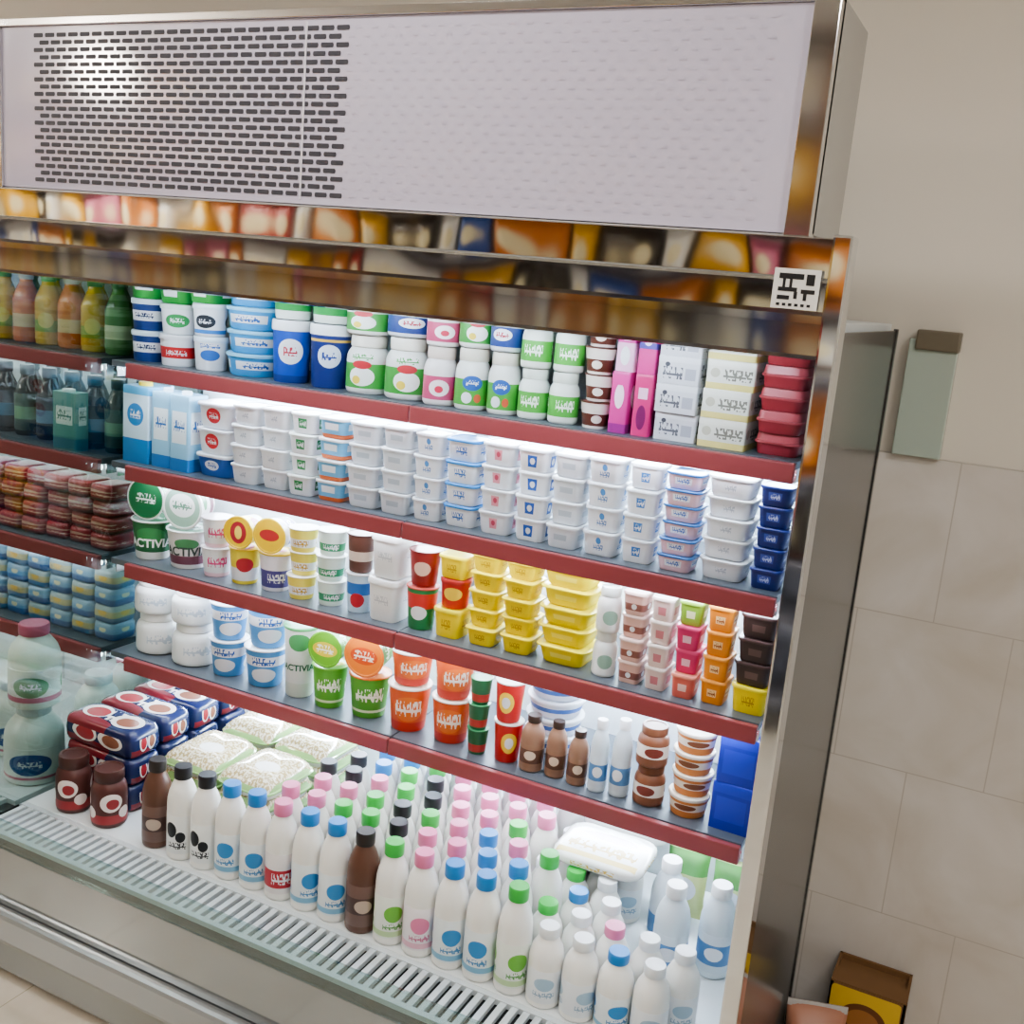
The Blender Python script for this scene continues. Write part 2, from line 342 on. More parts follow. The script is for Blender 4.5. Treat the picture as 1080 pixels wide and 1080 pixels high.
style('choc_pack', '#1f2850', [(O_, '#7c2a34', .2, .12, .5, .22), (O_, '#dcd6d2', .3, .55, .2, .34), (O_, '#9a3038', .31, .52, .15, .25), (O_, '#dcd6d2', .72, .5, .2, .32), (O_, '#8a5a48', .73, .48, .14, .22)], '#1f2850', rep=4,
      lidops=[(O_, '#7c2a34', .1, .1, .55, .24), (O_, '#dcd6d2', .27, .56, .18, .32), (O_, '#9a3038', .29, .53, .14, .24), (O_, '#dcd6d2', .72, .5, .19, .34), (O_, '#8a5a48', .73, .47, .13, .22), (T_, '#e4dedb', .42, .6, .3, .8)], rough=.22)
style('choc_jar', '#54302c', [(R_, '#973638', 0, 1, .08, .24), (O_, '#e2d8d2', .42, .46, .3, .16), (O_, '#973638', .46, .44, .17, .09), (O_, '#e2d8d2', .8, .26, .18, .1)], '#4a2c28')
style('redwhite_pack', '#4a2a2c', [(R_, '#973638', 0, 1, .1, .32), (O_, '#e2d8d2', .4, .6, .34, .2), (O_, '#973638', .42, .6, .2, .11), (O_, '#e2d8d2', .72, .4, .18, .1)], rep=1)
style('pale_tray', '#e2e4e0', [(R_, '#9dbd86', 0, 1, .3, .5)], '#8fb074', rep=4, lidops=[(R_, '#ddd6be', .05, .95, .05, .95), (K_, '#a8966a', .05, .95, .05, .95), (O_, '#eceeea', .62, .4, .2, .12)], rough=.1)  # pale oval on the lid is glare painted into the film colour
style('white_flat', '#e2e2dc', [(T_, '#c9a64a', .15, .85, .2, .6)], '#dfe0da', rep=4, lidops=[(R_, '#e6e7e2', .04, .96, .04, .96), (R_, '#d9c68a', .06, .94, .08, .2), (T_, '#b89a50', .12, .88, .26, .5), (O_, '#8a5a86', .5, .7, .32, .09)], rough=.2)
style('greenyellow_pack', '#c9cf8f', [(R_, '#5f9a50', 0, 1, .6, .9), (O_, W, .5, .4, .3, .16)], rep=1)
style('pink_bag', '#a87864', [(R_, '#b98a74', 0, 1, .3, .7)], rep=1)
for k, c in dict(gold='#d9a42a', crimson='#a82c2c', cobalt='#3457a0', amber='#c87426', leaf='#4f8a40', rose='#c8708a', dark='#2c201c', cream='#dedcd6').items():
    style('snack_'+k, c, [(O_, '#e2d6b0', .5, .55, .3, .18), (R_, '#5a2f1c', 0, 1, .1, .2)], rep=1)

MILK = mat('milky_plastic', '#e6e5e0', .3, spec=.5)
CHOCMILK = mat('chocolate_milk', '#5f4236', .3)
BODY_OF = {'mb_choc': CHOCMILK, 'choc_bottle': mat('coffee_plastic', '#8d6c58', .3), 'brown_jar': mat('brown_plastic', '#7c503a', .3),
           'juice_y': mat('yellow_juice', '#cfa52c', .2), 'juice_o': mat('orange_juice', '#cf7420', .2), 'juice_g': mat('green_juice', '#557f3c', .2),
           'soda': mat('dark_green_soda', '#16261f', .12), 'soda_blue': mat('dark_soda', '#161b22', .12),
           'jug': mat('pale_green_jug', '#e6ede6', .3), 'jug_b': mat('pale_milky_jug', '#e4ebe6', .3), 'blue_bottle': mat('pale_blue_plastic', '#ccd6dc', .3)}

def lmat(sk): s = ST[sk]; return label_mat('print_'+sk, s['base'], s['ops'], s['rep'], s['rough'])
def lidmat(sk):
    s = ST[sk]
    if s['lidops']: return label_mat('lidprint_'+sk, s['lid'], s['lidops'], 1, min(.35, s['rough']))
    return mat('lid_'+s['lid'], s['lid'], .35)

NAMES = dict(tub='round_tub', stub='square_tub', jar='dairy_jar', cup='yogurt_cup', face='yogurt_cup', bottle='milk_bottle', carton='milk_carton',
             box='food_box', multi='wrapped_pack', tray='clamshell_tray', heap='clamshell_tray', bowl='food_bowl', bag='food_pouch', slim='drink_bottle')
CATS = dict(tub='tub', stub='tub', jar='jar', cup='yogurt cup', face='yogurt cup', bottle='bottle', carton='carton', box='box', multi='pack', tray='tray', heap='tray', bowl='bowl', bag='pouch', slim='bottle')
CACHE = {}
def wrap_text(txt, size, R, z, taper=0):
    cu = bpy.data.curves.new('txt', 'FONT'); cu.body = txt; cu.size = size; cu.align_x = 'CENTER'; cu.align_y = 'CENTER'; cu.offset = size*.028
    to = bpy.data.objects.new('txt', cu); C.objects.link(to)
    dg = bpy.context.evaluated_depsgraph_get(); dg.update()
    me = bpy.data.meshes.new_from_object(to.evaluated_get(dg))
    bpy.data.objects.remove(to); bpy.data.curves.remove(cu)
    bm = bmesh.new(); bm.from_mesh(me); bpy.data.meshes.remove(me)
    bmesh.ops.subdivide_edges(bm, edges=[e for e in bm.edges if e.calc_length() > size*.3], cuts=1)
    for v in bm.verts:
        x, y = v.co.x, v.co.y; rr = R + taper*y + .0009
        a = -PI/2 + x/R
        v.co = Vector((rr*math.cos(a), rr*math.sin(a), z + y))
    return bm
def make(ty, w, d, h, sk):
    """one product at the origin: the mesh of its body, with its other parts as children"""
    s = ST[sk]; nm = NAMES[ty]; lm = lmat(sk); bm = bmesh.new(); r = w/2
    if ty in ('tub', 'cup', 'face', 'stub', 'bowl', 'tray', 'heap', 'jar', 'bottle', 'slim'):
        rect = ty in ('stub', 'bowl', 'tray', 'heap')
        sec = rrect(w/2, d/2, min(w, d)*.2) if rect else circ()
        q = 1 if rect else r
        if ty == 'tub': body = [(.80, 0), (.84, .004), (.94, h*.84)]; lid = [(.99, h*.82), (1, h*.84), (1, h*.95), (.96, h*.985), (.88, h*.985), (.86, h*.97)]
        elif ty in ('cup', 'face'): body = [(.72, 0), (.76, .004), (.94, h*.95)]; lid = [(.99, h*.945), (1, h*.955), (1, h*.975), (.97, h*.985), (.9, h*.985), (.88, h*.975)]
        elif ty == 'stub': body = [(.78, 0), (.82, .004), (.93, h*.86)]; lid = [(.99, h*.85), (1, h*.87), (1, h*.95), (.97, h*.985), (.88, h*.985), (.86, h*.965)]
        elif ty == 'bowl': body = [(.70, 0), (.76, .004), (.90, h*.86)]; lid = [(.99, h*.85), (1, h*.88), (1, h*.93), (.95, h*.96), (.9, h*.99), (.84, h*.985)]
        elif ty == 'tray': body = [(.84, 0), (.87, .003), (.93, h*.5)]; lid = [(.99, h*.5), (1, h*.52), (1, h*.6), (.95, h*.62), (.9, h*.97), (.86, h*.985)]
        elif ty == 'heap': body = [(.84, 0), (.87, .003), (.93, h*.34)]; lid = [(.99, h*.33), (1, h*.35), (1, h*.4), (.95, h*.44), (.9, h*.66), (.78, h*.84), (.58, h*.95), (.3, h)]
        elif ty == 'jar': body = [(.86, 0), (.95, h*.025), (.99, h*.07), (1, h*.12), (1, h*.56), (.98, h*.63), (.92, h*.7), (.82, h*.755), (.76, h*.78), (.76, h*.81)]; lid = [(.8, h*.785), (.83, h*.8), (.83, h*.95), (.79, h*.985), (.66, h*.985), (.64, h*.972)]
        else:
            if ty == 'bottle': body = [(.88, 0), (.98, h*.02), (1, h*.05), (1, h*.58), (.97, h*.65), (.87, h*.73), (.7, h*.8), (.54, h*.85), (.5, h*.89)]; lid = [(.57, h*.87), (.59, h*.88), (.59, h*.98), (.55, h*.998), (.36, h*.998)]
            else: body = [(.86, 0), (.97, h*.02), (1, h*.06), (1, h*.34), (.93, h*.38), (.93, h*.5), (1, h*.54), (.98, h*.62), (.72, h*.74), (.5, h*.82), (.48, h*.87)]; lid = [(.54, h*.86), (.56, h*.87), (.56, h*.98), (.52, h*.998), (.3, h*.998)]
        loft(bm, sec, body, h, sx=q, sy=q)
        o = finish(bm, nm, BODY_OF.get(sk, MILK) if ty in ('bottle', 'slim') else lm)
        b2 = bmesh.new(); loft(b2, sec, lid, h, planar=(w, d), sx=q, sy=q)
        if ty == 'heap':
            for v in b2.verts:
                if v.co.z > h*.42: v.co += Vector((0, 0, .06*h*math.sin(v.co.x*70 + 1)*math.cos(v.co.y*60)))
        finish(b2, 'cap' if ty in ('bottle', 'slim') else 'lid', lidmat(sk), o)
        if ty in ('bottle', 'slim'):
            v0, v1 = (.08, .5) if ty == 'bottle' else (.08, .6)
            b3 = bmesh.new(); loft(b3, circ(), [(1.0, 0), (1.012, .001), (1.012, h*(v1-v0)-.001), (1.0, h*(v1-v0))], h*(v1-v0), sx=r, sy=r, cap0=False, cap1=False)
            for v in b3.verts: v.co.z += h*v0
            finish(b3, 'label_sleeve', lm, o)
        if s['text'] and ty == 'cup':
            tx, col, vz, sz = s['text']
            bt = wrap_text(tx, w*sz, r*(.76 + .18*vz), h*vz, .18*r/h)
            finish(bt, 'printed_text', mat('ink_'+col, col, .5), o, smooth=False)
    elif ty == 'box':
        sec = rrect(w/2, d/2, .004)
        loft(bm, sec, [(.985, 0), (.99, .0015), (.99, h*.8)], h, sx=1, sy=1); o = finish(bm, nm, lm)
        b2 = bmesh.new(); loft(b2, sec, [(1, h*.78), (1, h*.95), (.985, h*.985), (.96, h*.998)], h, planar=(w, d)); finish(b2, 'lid', lidmat(sk), o)
    elif ty == 'multi':
        sec = rrect(w/2, d/2, min(w, d)*.22)
        loft(bm, sec, [(.86, 0), (.95, h*.06), (.985, h*.2), (1, h*.5), (.985, h*.72)], h); o = finish(bm, nm, lm, ang=60)
        b2 = bmesh.new(); loft(b2, sec, [(.988, h*.7), (.975, h*.82), (.93, h*.93), (.84, h*.99), (.7, h)], h, planar=(w, d)); finish(b2, 'film_top', lidmat(sk), o, ang=60)
    elif ty == 'carton':
        sec = rrect(w/2, d/2, .004)
        loft(bm, sec, [(.985, 0), (1, .003), (1, h*.93), (.98, h*.95)], h)
        o = finish(bm, nm, lm)
        b2 = bmesh.new(); loft(b2, circ(14), [(1, h*.95), (1, h*.99), (.9, h*.998)], h, planar=(w, d), sx=w*.2, sy=w*.2)
        for v in b2.verts: v.co.y -= d*.12
        finish(b2, 'cap', lidmat(sk), o)
    elif ty == 'bag':
        nx, nz = 12, 14; uvl = bm.loops.layers.uv.verify(); g = {}
        for side in (-1, 1):
            for i in range(nx+1):
                for j in range(nz+1):
                    u, v = i/nx, j/nz
                    e = (1-abs(2*u-1)**2.6); f = max(0, 1-abs((v-.5)/.43)**2.8) if abs(v-.5) < .43 else 0
                    t = d/2*(e**.55)*(f**.6) + .0006
                    wob = .06*d*math.sin(9*u+7*v)*f*e
                    g[side, i, j] = bm.verts.new(((u-.5)*w*(1-.06*f), side*t + wob, v*h))
        for side in (-1, 1):
            for i in range(nx):
                for j in range(nz):
                    q = [(i, j), (i+1, j), (i+1, j+1), (i, j+1)]
                    fc = bm.faces.new([g[side, a, b] for a, b in q])
                    for lp, (a, b) in zip(fc.loops, q): lp[uvl].uv = (a/nx, b/nz)
        edge = [(i, 0) for i in range(nx)] + [(nx, j) for j in range(nz)] + [(i, nz) for i in range(nx, 0, -1)] + [(0, j) for j in range(nz, 0, -1)]
        for k in range(len(edge)):
            a, b = edge[k], edge[(k+1) % len(edge)]
            bm.faces.new((g[-1, a[0], a[1]], g[-1, b[0], b[1]], g[1, b[0], b[1]], g[1, a[0], a[1]]))
        o = finish(bm, nm, lm, ang=60)
        b2 = bmesh.new(); bbox(b2, -w*.5, w*.5, -.0016, .0016, h*.945, h*1.0, .0005)
        finish(b2, 'crimped_seal', mat('foil_seal', '#b9b9bd', .3, .6), o)
    return o
def item(ty, w, d, h, sk, loc, rot, label, group=None):
    key = (ty, round(w, 3), round(d, 3), round(h, 3), sk)
    if key in CACHE: o = dup(CACHE[key])
    else: o = make(ty, w, d, h, sk); CACHE[key] = o
    o.location = loc; o.rotation_euler = rot
    tag(o, label, CATS[ty], group)
    return o

# ------------------------------------------------------------------ the room
wall_m = mat('beige_plaster', '#d4cec4', .8, noise=.03, nscale=3)
structure('wall_back', wall_m, [(-4.2, 3.6, .45, .55, 0, 2.9)])
structure('wall_left', wall_m, [(-4.3, -4.2, -4.2, .55, 0, 2.9)])
structure('wall_right', wall_m, [(3.6, 3.7, -4.2, .55, 0, 2.9)])
structure('wall_front', wall_m, [(-4.3, 3.7, -4.3, -4.2, 0, 2.9)])
structure('ceiling', mat('ceiling_paint', '#dedcd8', .9), [(-4.3, 3.7, -4.3, .55, 2.9, 3.0)])
def tile_mat(name, ax, bw, rh, off, c1, c2, mortar, x0, z0, rough):
    m = bpy.data.materials.new(name); m.use_nodes = True; nt = m.node_tree; L = nt.links
    b = nt.nodes['Principled BSDF']; b.inputs['Roughness'].default_value = rough
    g = nt.nodes.new('ShaderNodeNewGeometry'); sp = nt.nodes.new('ShaderNodeSeparateXYZ'); L.new(g.outputs['Position'], sp.inputs[0])
    cb = nt.nodes.new('ShaderNodeCombineXYZ')
    for i, (a, o) in enumerate(zip(ax, (x0, z0))):
        s = nt.nodes.new('ShaderNodeMath'); s.operation = 'SUBTRACT'; L.new(sp.outputs[a], s.inputs[0]); s.inputs[1].default_value = o
        L.new(s.outputs[0], cb.inputs[i])
    br = nt.nodes.new('ShaderNodeTexBrick'); L.new(cb.outputs[0], br.inputs['Vector'])
    br.offset = off; br.inputs['Scale'].default_value = 1; br.inputs['Mortar Size'].default_value = .0018
    br.inputs['Mortar Smooth'].default_value = .6
    br.inputs['Brick Width'].default_value = bw; br.inputs['Row Height'].default_value = rh
    br.inputs['Mortar'].default_value = lin(mortar)
    nz = nt.nodes.new('ShaderNodeTexNoise'); nz.inputs['Scale'].default_value = 4.5; nz.inputs['Detail'].default_value = 7; nz.inputs['Distortion'].default_value = .9
    L.new(g.outputs['Position'], nz.inputs['Vector'])
    rp = nt.nodes.new('ShaderNodeValToRGB'); L.new(nz.outputs['Fac'], rp.inputs[0])
    rp.color_ramp.elements[0].position = .28; rp.color_ramp.elements[1].position = .7
    rp.color_ramp.elements[0].color = lin(c1); rp.color_ramp.elements[1].color = lin(c2)
    L.new(rp.outputs[0], br.inputs['Color1']); L.new(rp.outputs[0], br.inputs['Color2'])
    L.new(br.outputs['Color'], b.inputs['Base Color'])
    return m
structure('trim_1', tile_mat('marble_wall_tile', (0, 2), .324, .358, .5, '#c0b9b0', '#d0ccc8', '#b1aaa2', 1.954-.324*20, 1.51-.358*6, .3), [(-4.2, 3.6, .435, .45, 0, 1.51)])
structure('floor', tile_mat('beige_floor_tile', (0, 1), .6, .6, 0, '#b8ae9e', '#cac2b4', '#99927f', .1, -.3, .25), [(-4.3, 3.7, -4.3, .55, -.1, 0)])

# ------------------------------------------------------------------ display fridge
ZS = [1.50, 1.236, .973, .71]          # rail centres
SURF = .022
DECK = .40
YF = -.36
def fridge(x0, x1, cut, main):
    label = 'open front dairy refrigerator with white slotted header and red shelf rails' if main else 'neighbouring open drinks refrigerator seen through the tinted end glass at left'
    r = thing('display_fridge', ((x0+x1)/2, 0, 0), label, 'refrigerator')
    xr = x1 + .034 if main else x1
    xl = x0 - .062 if main else x0        # inner face of the left end (glass)
    xi = x1 + .078 if main else x1        # inner face of the right end
    xc = x1 + .1 if main else x1          # outer face
    la, lb, lc = (LED, REARFILL, LEDC) if main else (LEDN, LEDN, LEDN)
    # header
    part(r, 'header_box', SIDEM, [(x0, xr, YF+.006, -.14, 1.912, 2.24)])
    part(r, 'header_panel', WHITEP, [(x0+.012, x1-.004, YF-.002, YF+.006, 1.912, 2.232)])
    bm = bmesh.new(); be = bmesh.new()
    def slot(b, x, z, w, hh, y):
        vs = [b.verts.new((x + a*w/2, y, z + c*hh/2)) for a, c in ((-1, -.4), (-.9, -1), (.9, -1), (1, -.4), (1, .4), (.9, 1), (-.9, 1), (-1, .4))]
        b.faces.new(vs)
    for j in range(21):
        z = 1.930 + j*.0142
        x = x0 + .122 + (.0165 if j % 2 else 0)
        while x < x1 - .05:
            if x < x0 + .89: slot(bm, x, z, .0275, .0082, YF-.0028)
            else: slot(be, x, z, .012, .004, YF-.0026)
            x += .033
    attach(finish(bm, 'vent_slots', DARK, smooth=False), r)
    attach(finish(be, 'embossed_slots', EMBOSS, smooth=False), r)
    part(r, 'header_seam', mat('pale_seam', '#c9c6d0', .4), [(x0+.80, x0+.804, YF-.004, YF, 1.92, 2.225)], .0005)
    part(r, 'header_frame', CHROME, [(x0, x0+.012, YF-.008, YF+.02, 1.908, 2.245), (x0, xr, YF-.008, YF+.02, 2.232, 2.247)] +
         ([(x1-.004, xr, YF-.012, YF+.02, 1.908, 2.247)] if main else []))
    # canopy of polished steel: an upper strip, a bright fold and a lower strip that tucks in
    part(r, 'canopy_strip', MIRROR, [(xl, xi-.002, -.378, -.36, 1.845, 1.908)], .002)
    bm = bmesh.new(); prism(bm, [(-.387, 1.8475), (-.385, 1.85), (-.375, 1.851), (-.37, 1.84), (-.3842, 1.843)], xl, xi-.002)
    attach(finish(bm, 'canopy_fold', FOLDM, smooth=False), r)
    bm = bmesh.new(); prism(bm, [(-.3845, 1.845), (-.374, 1.845), (-.368, 1.797), (-.3835, 1.797)], xl, xi-.002)
    attach(finish(bm, 'canopy_lower_strip', MIRROR2, smooth=False), r)
    bm = bmesh.new(); prism(bm, [(-.386, 1.796), (-.386, 1.802), (-.382, 1.738), (-.366, 1.734), (-.368, 1.730), (-.38, 1.732)], xl, xi-.002)
    attach(finish(bm, 'canopy_lip', LIPM, smooth=False), r)
    part(r, 'canopy_soffit', INNER, [(xl, xi, -.352, .36, 1.772, 1.786)])
    part(r, 'canopy_top', SIDEM, [(xl, xr, -.36, -.14, 1.895, 1.911)])
    bm = bmesh.new(); tube_x(bm, x0+.04, x1-.04, -.2, 1.756, .011)
    attach(finish(bm, 'canopy_light_tube', lc), r)
    # liner, deck, base
    part(r, 'back_panel', INNER, [(xl, xi, .345, .36, .40, 1.772)])
    part(r, 'rear_body', SIDEM, [(xl, xi-.002, .36, .43, .06, 1.772)])
    part(r, 'deck_tray', INNER, [(xl, xi, -.272, .345, DECK-.03, DECK)])
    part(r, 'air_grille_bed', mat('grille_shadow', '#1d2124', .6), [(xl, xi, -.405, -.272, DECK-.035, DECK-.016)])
    n = int((xi-xl)/.026); bm = bmesh.new()
    for i in range(n): bbox(bm, xl+.004+i*.026, xl+.018+i*.026, -.394, -.285, DECK-.014, DECK-.003)
    bbox(bm, xl, xi, -.408, -.394, DECK-.014, DECK-.002); bbox(bm, xl, xi, -.286, -.2725, DECK-.014, DECK-.0005)
    attach(finish(bm, 'air_grille', mat('pale_grille', '#ced5d8', .3, .2), smooth=False), r)
    part(r, 'front_glass', CLEAR, [(xl, xc, -.422, -.414, DECK-.03, DECK+.045)])
    part(r, 'base_panel', mat('satin_panel', '#a6abad', .1, .8), [(xl, xi, -.414, .36, .20, DECK-.035)], .003)
    part(r, 'bumper_rail', mat('grey_bumper', '#a4a8aa', .25, .6), [(xl, xi, -.446, -.414, .135, .215)], .012)
    part(r, 'kick_plate', mat('kick_sheet', '#949898', .2, .6), [(xl, xi, -.398, .36, .012, .20)], .002)
    # shelves
    xs = [x0+.004] + cut + [x1-.004]
    xs2 = [xl+.003] + cut + [x1-.004]
    for z in ZS:
        for k in range(len(xs)-1):
            a, b = xs[k], xs[k+1]
            s = part(r, 'shelf', SHELFM, [(xs2[k], b-.003, .004, .345, z+.006, z+SURF)])
            q = part(None, 'price_rail', RAIL, [(a, b-.003, -.012, .003, z-.018, z+.02)], .003); q.parent = s
            for y, mm in ((.014, la), (.29, lb)):  # front tube, then the added rear one that brightens the back
                bm = bmesh.new(); tube_x(bm, a+.02, b-.02, y, z-.006, .008)
                q = finish(bm, 'light_tube', mm); q.parent = s
            for u, v in ((xs2[k]+.001, xs2[k]+.004), (b-.007, b-.004)):
                q = part(None, 'bracket', CHROME, [(u, v, .02, .345, z-.022, z+.006)], .0008); q.parent = s
    part(r, 'upright', CHROME, [((x0+x1)/2-.015, (x0+x1)/2+.015, .335, .345, DECK, 1.77)])
    if main:
        part(r, 'end_glass', GLASS, [(xl-.01, xl, -.36, .345, .40, 1.80)])
        part(r, 'end_post', CHROME, [(xl-.012, xl+.002, -.392, -.362, .37, 1.908)], .003)
        part(r, 'end_post', POSTM, [(x1+.073, x1+.102, -.398, -.35, .012, 1.912)], .004)
        part(r, 'inner_side', mat('inner_side', '#9aa2a6', .15, .4), [(xi, xi+.004, -.35, .36, .37, 1.772)])
        part(r, 'side_panel', SIDEM, [(xi+.004, xc-.003, -.35, .262, .012, 1.773)])
        part(r, 'side_cover', SIDEP, [(xc-.003, xc+.001, -.35, .258, .03, 1.775)])
        part(r, 'side_edge_trim', mat('dark_steel_trim', '#5a5c5e', .2, .8), [(xc-.004, xc+.004, .252, .27, .03, 1.778)], .001)
        # sticker with black block lettering
        st = part(r, 'sticker', mat('sticker_paper', '#d5d3cf', .5), [(1.695, 1.763, -.3896, -.3885, 1.803, 1.861)], .0003)
        ink = [(1.706, 1.742, 1.838, 1.846), (1.712, 1.716, 1.826, 1.838), (1.722, 1.726, 1.826, 1.838), (1.746, 1.758, 1.83, 1.846), (1.706, 1.734, 1.82, 1.826),
               (1.74, 1.76, 1.818, 1.824), (1.73, 1.735, 1.81, 1.82), (1.706, 1.724, 1.808, 1.814), (1.744, 1.749, 1.808, 1.818)] + [(1.706+k*.009, 1.711+k*.009, 1.799, 1.803) for k in range(6)]
        q = part(None, 'printed_lettering', BLACK, [(a-.003, b-.003, -.3902, -.3894, c+.008, d+.008) for a, b, c, d in ink], 0); q.parent = st
    return r
fridge(0, 1.70, [.85], True)
fridge(-1.2, -.085, [], False)

# ------------------------------------------------------------------ shelf goods
ORD = 'first second third fourth fifth sixth seventh eighth ninth tenth eleventh twelfth thirteenth fourteenth fifteenth sixteenth seventeenth eighteenth nineteenth twentieth'.split()
TIER = {1: [''], 2: ['lower', 'upper'], 3: ['lowest', 'middle', 'topmost'], 4: ['lowest', 'second lowest', 'second highest', 'topmost'],
        5: ['lowest', 'second lowest', 'middle', 'second highest', 'topmost'], 6: ['lowest', 'second lowest', 'third lowest', 'third highest', 'second highest', 'topmost']}
SN = ['top shelf', 'second shelf', 'third shelf', 'fourth shelf']
def shelf(idx, specs):
    z0 = ZS[idx] + SURF
    XM = lambda p: X_at(p, z0+.1, .058)
    xa, xb, pb = XM(131), XM(330), 330
    xt = max(xa, -.05)
    def X_of(p):
        x = XM(p)
        if p < pb: x = xb - (xb - x)*(xb - xt)/(xb - xa)      # first goods start at the end glass
        return x
    for c, (p0, p1, tiers) in enumerate(specs):
        a, b = X_of(p0), X_of(p1)
        w = b - a - .004; xc = (a+b)/2
        z = z0 + .0004
        for t, (ty, h, sk, desc) in enumerate(tiers):
            rect = ty in ('stub', 'bowl', 'tray', 'box', 'carton')
            d = (min(max(w*1.05, .07), .115) if rect else w)
            yc = .026 + d/2
            tw = TIER[len(tiers)][t]
            lab = f"{desc}, {tw} in the {ORD[c]} stack from left, {SN[idx]}" if tw else f"{desc}, {ORD[c]} from left on the {SN[idx]}"
            face = math.atan2(CX - xc, 2.1)*.8
            grp = f"goods in the {ORD[c]} stack of the {SN[idx]}" if len(tiers) > 1 else None
            if ty == 'face':
                item('face', w, w, h, sk, (xc, yc + h/2, z + w/2), (PI/2, 0, face*.25), lab, grp); z += w
            else:
                rz = random.uniform(-.03, .03) if rect else face + random.uniform(-.25, .25)
                if ST[sk]['text']: rz = face
                item(ty, w, d, h, sk, (xc + random.uniform(-.0012, .0012), yc + random.uniform(0, .01), z), (0, 0, rz), lab, grp); z += h

def n(k, *t): return [t]*k
S1 = [
 (131, 161, n(2, 'tub', .08, 'navy_white', 'navy tub with white band') + n(1, 'tub', .07, 'green', 'green tub')),
 (162, 196, [('tub', .08, 'red_white', 'white tub with red band'), ('tub', .075, 'green_white', 'white tub with green emblem'), ('stub', .055, 'green', 'square green tub')]),
 (197, 229, [('tub', .085, 'white_blue', 'white tub with blue emblem'), ('tub', .08, 'white_black', 'white tub with black emblem'), ('stub', .05, 'green', 'square green tub')]),
 (230, 281, n(4, 'tub', .056, 'ltblue', 'wide light blue tub')),
 (283, 321, [('tub', .15, 'royal', 'large blue pail with white lid'), ('tub', .068, 'greenlid', 'white tub with green lid')]),
 (322, 362, [('tub', .15, 'navy', 'large navy pail with white lid'), ('tub', .062, 'greenlid', 'white tub with green lid')]),
 (363, 403, [('jar', .135, 'jar_green', 'white jar with green label'), ('jar', .095, 'jar_green', 'small green labelled jar')]),
 (404, 446, [('jar', .14, 'jar_green', 'white jar with green label'), ('jar', .095, 'jar_navy', 'small navy labelled jar')]),
 (447, 480, [('jar', .13, 'jar_pink', 'white jar with pink label'), ('jar', .105, 'jar_pink', 'pink labelled jar')]),
 (480, 515, [('jar', .135, 'jar_greenblue', 'jar with green and blue label'), ('jar', .105, 'jar_green', 'green labelled jar')]),
 (515, 548, [('jar', .135, 'jar_greenblue', 'jar with green and blue label'), ('jar', .105, 'jar_navy', 'navy labelled jar')]),
 (548, 580, n(2, 'jar', .108, 'jar_greenband', 'jar with bright green band')),
 (581, 613, n(2, 'jar', .108, 'jar_greenband', 'jar with bright green band')),
 (614, 648, n(4, 'cup', .056, 'choc_white', 'brown and white dessert cup')),
 (650, 671, [('box', .125, 'pinkbox', 'tall hot pink box'), ('box', .105, 'pinkwhite', 'pink and white box')]),
 (673, 694, [('box', .125, 'magenta', 'tall magenta box'), ('box', .1, 'purple_blue', 'purple and magenta box')]),
 (696, 742, n(4, 'box', .056, 'grey_box', 'pale grey box with dark print')),
 (745, 798, n(4, 'box', .057, 'yellow_box', 'white box with yellow edge')),
 (801, 853, n(5, 'tray', .043, 'red_tray', 'dark red clamshell tray')),
]
S2 = [
 (131, 160, n(1, 'carton', .21, 'carton_blue', 'tall pale blue milk carton')),
 (161, 182, n(1, 'carton', .205, 'carton_sky', 'narrow sky blue milk carton')),
 (183, 205, n(1, 'carton', .205, 'carton_sky', 'narrow sky blue milk carton')),
 (206, 245, [('stub', .058, 'bluecup', 'blue tub with white emblem'), ('stub', .065, 'redblue', 'white tub with red emblem'), ('stub', .065, 'redblue', 'white tub with red emblem')]),
 (246, 276, n(4, 'stub', .049, 'plain_white', 'plain white tub')),
 (277, 307, n(4, 'stub', .05, 'plain_white', 'plain white tub')),
 (308, 337, n(4, 'stub', .05, 'white_green', 'white tub with green label')),
 (338, 369, n(4, 'stub', .05, 'blue_orange', 'blue tub with orange base')),
 (370, 404, n(4, 'stub', .05, 'plain_grey', 'white tub with grey panel')),
 (405, 438, n(4, 'stub', .051, 'plain_grey', 'white tub with grey panel')),
 (439, 471, n(4, 'stub', .05, 'white_lines', 'white tub with fine blue print')),
 (472, 508, n(4, 'stub', .05, 'white_bluelid', 'white tub with blue lid')),
 (509, 545, n(4, 'stub', .051, 'white_pinkp', 'white tub with pink label')),
 (546, 581, n(4, 'stub', .051, 'white_royal', 'white tub with royal blue label')),
 (582, 618, n(4, 'stub', .051, 'plain_grey', 'white tub with grey panel')),
 (619, 658, n(4, 'stub', .052, 'white_lines', 'white tub with fine blue print')),
 (660, 697, n(4, 'stub', .052, 'white_bluep', 'white tub with blue label')),
 (699, 740, n(6, 'stub', .034, 'pink_flat', 'flat pink and blue tub')),
 (742, 794, n(5, 'stub', .042, 'plain_white', 'wide plain white tub')),
 (797, 834, n(5, 'stub', .0415, 'navy_flat', 'navy blue tub')),
]
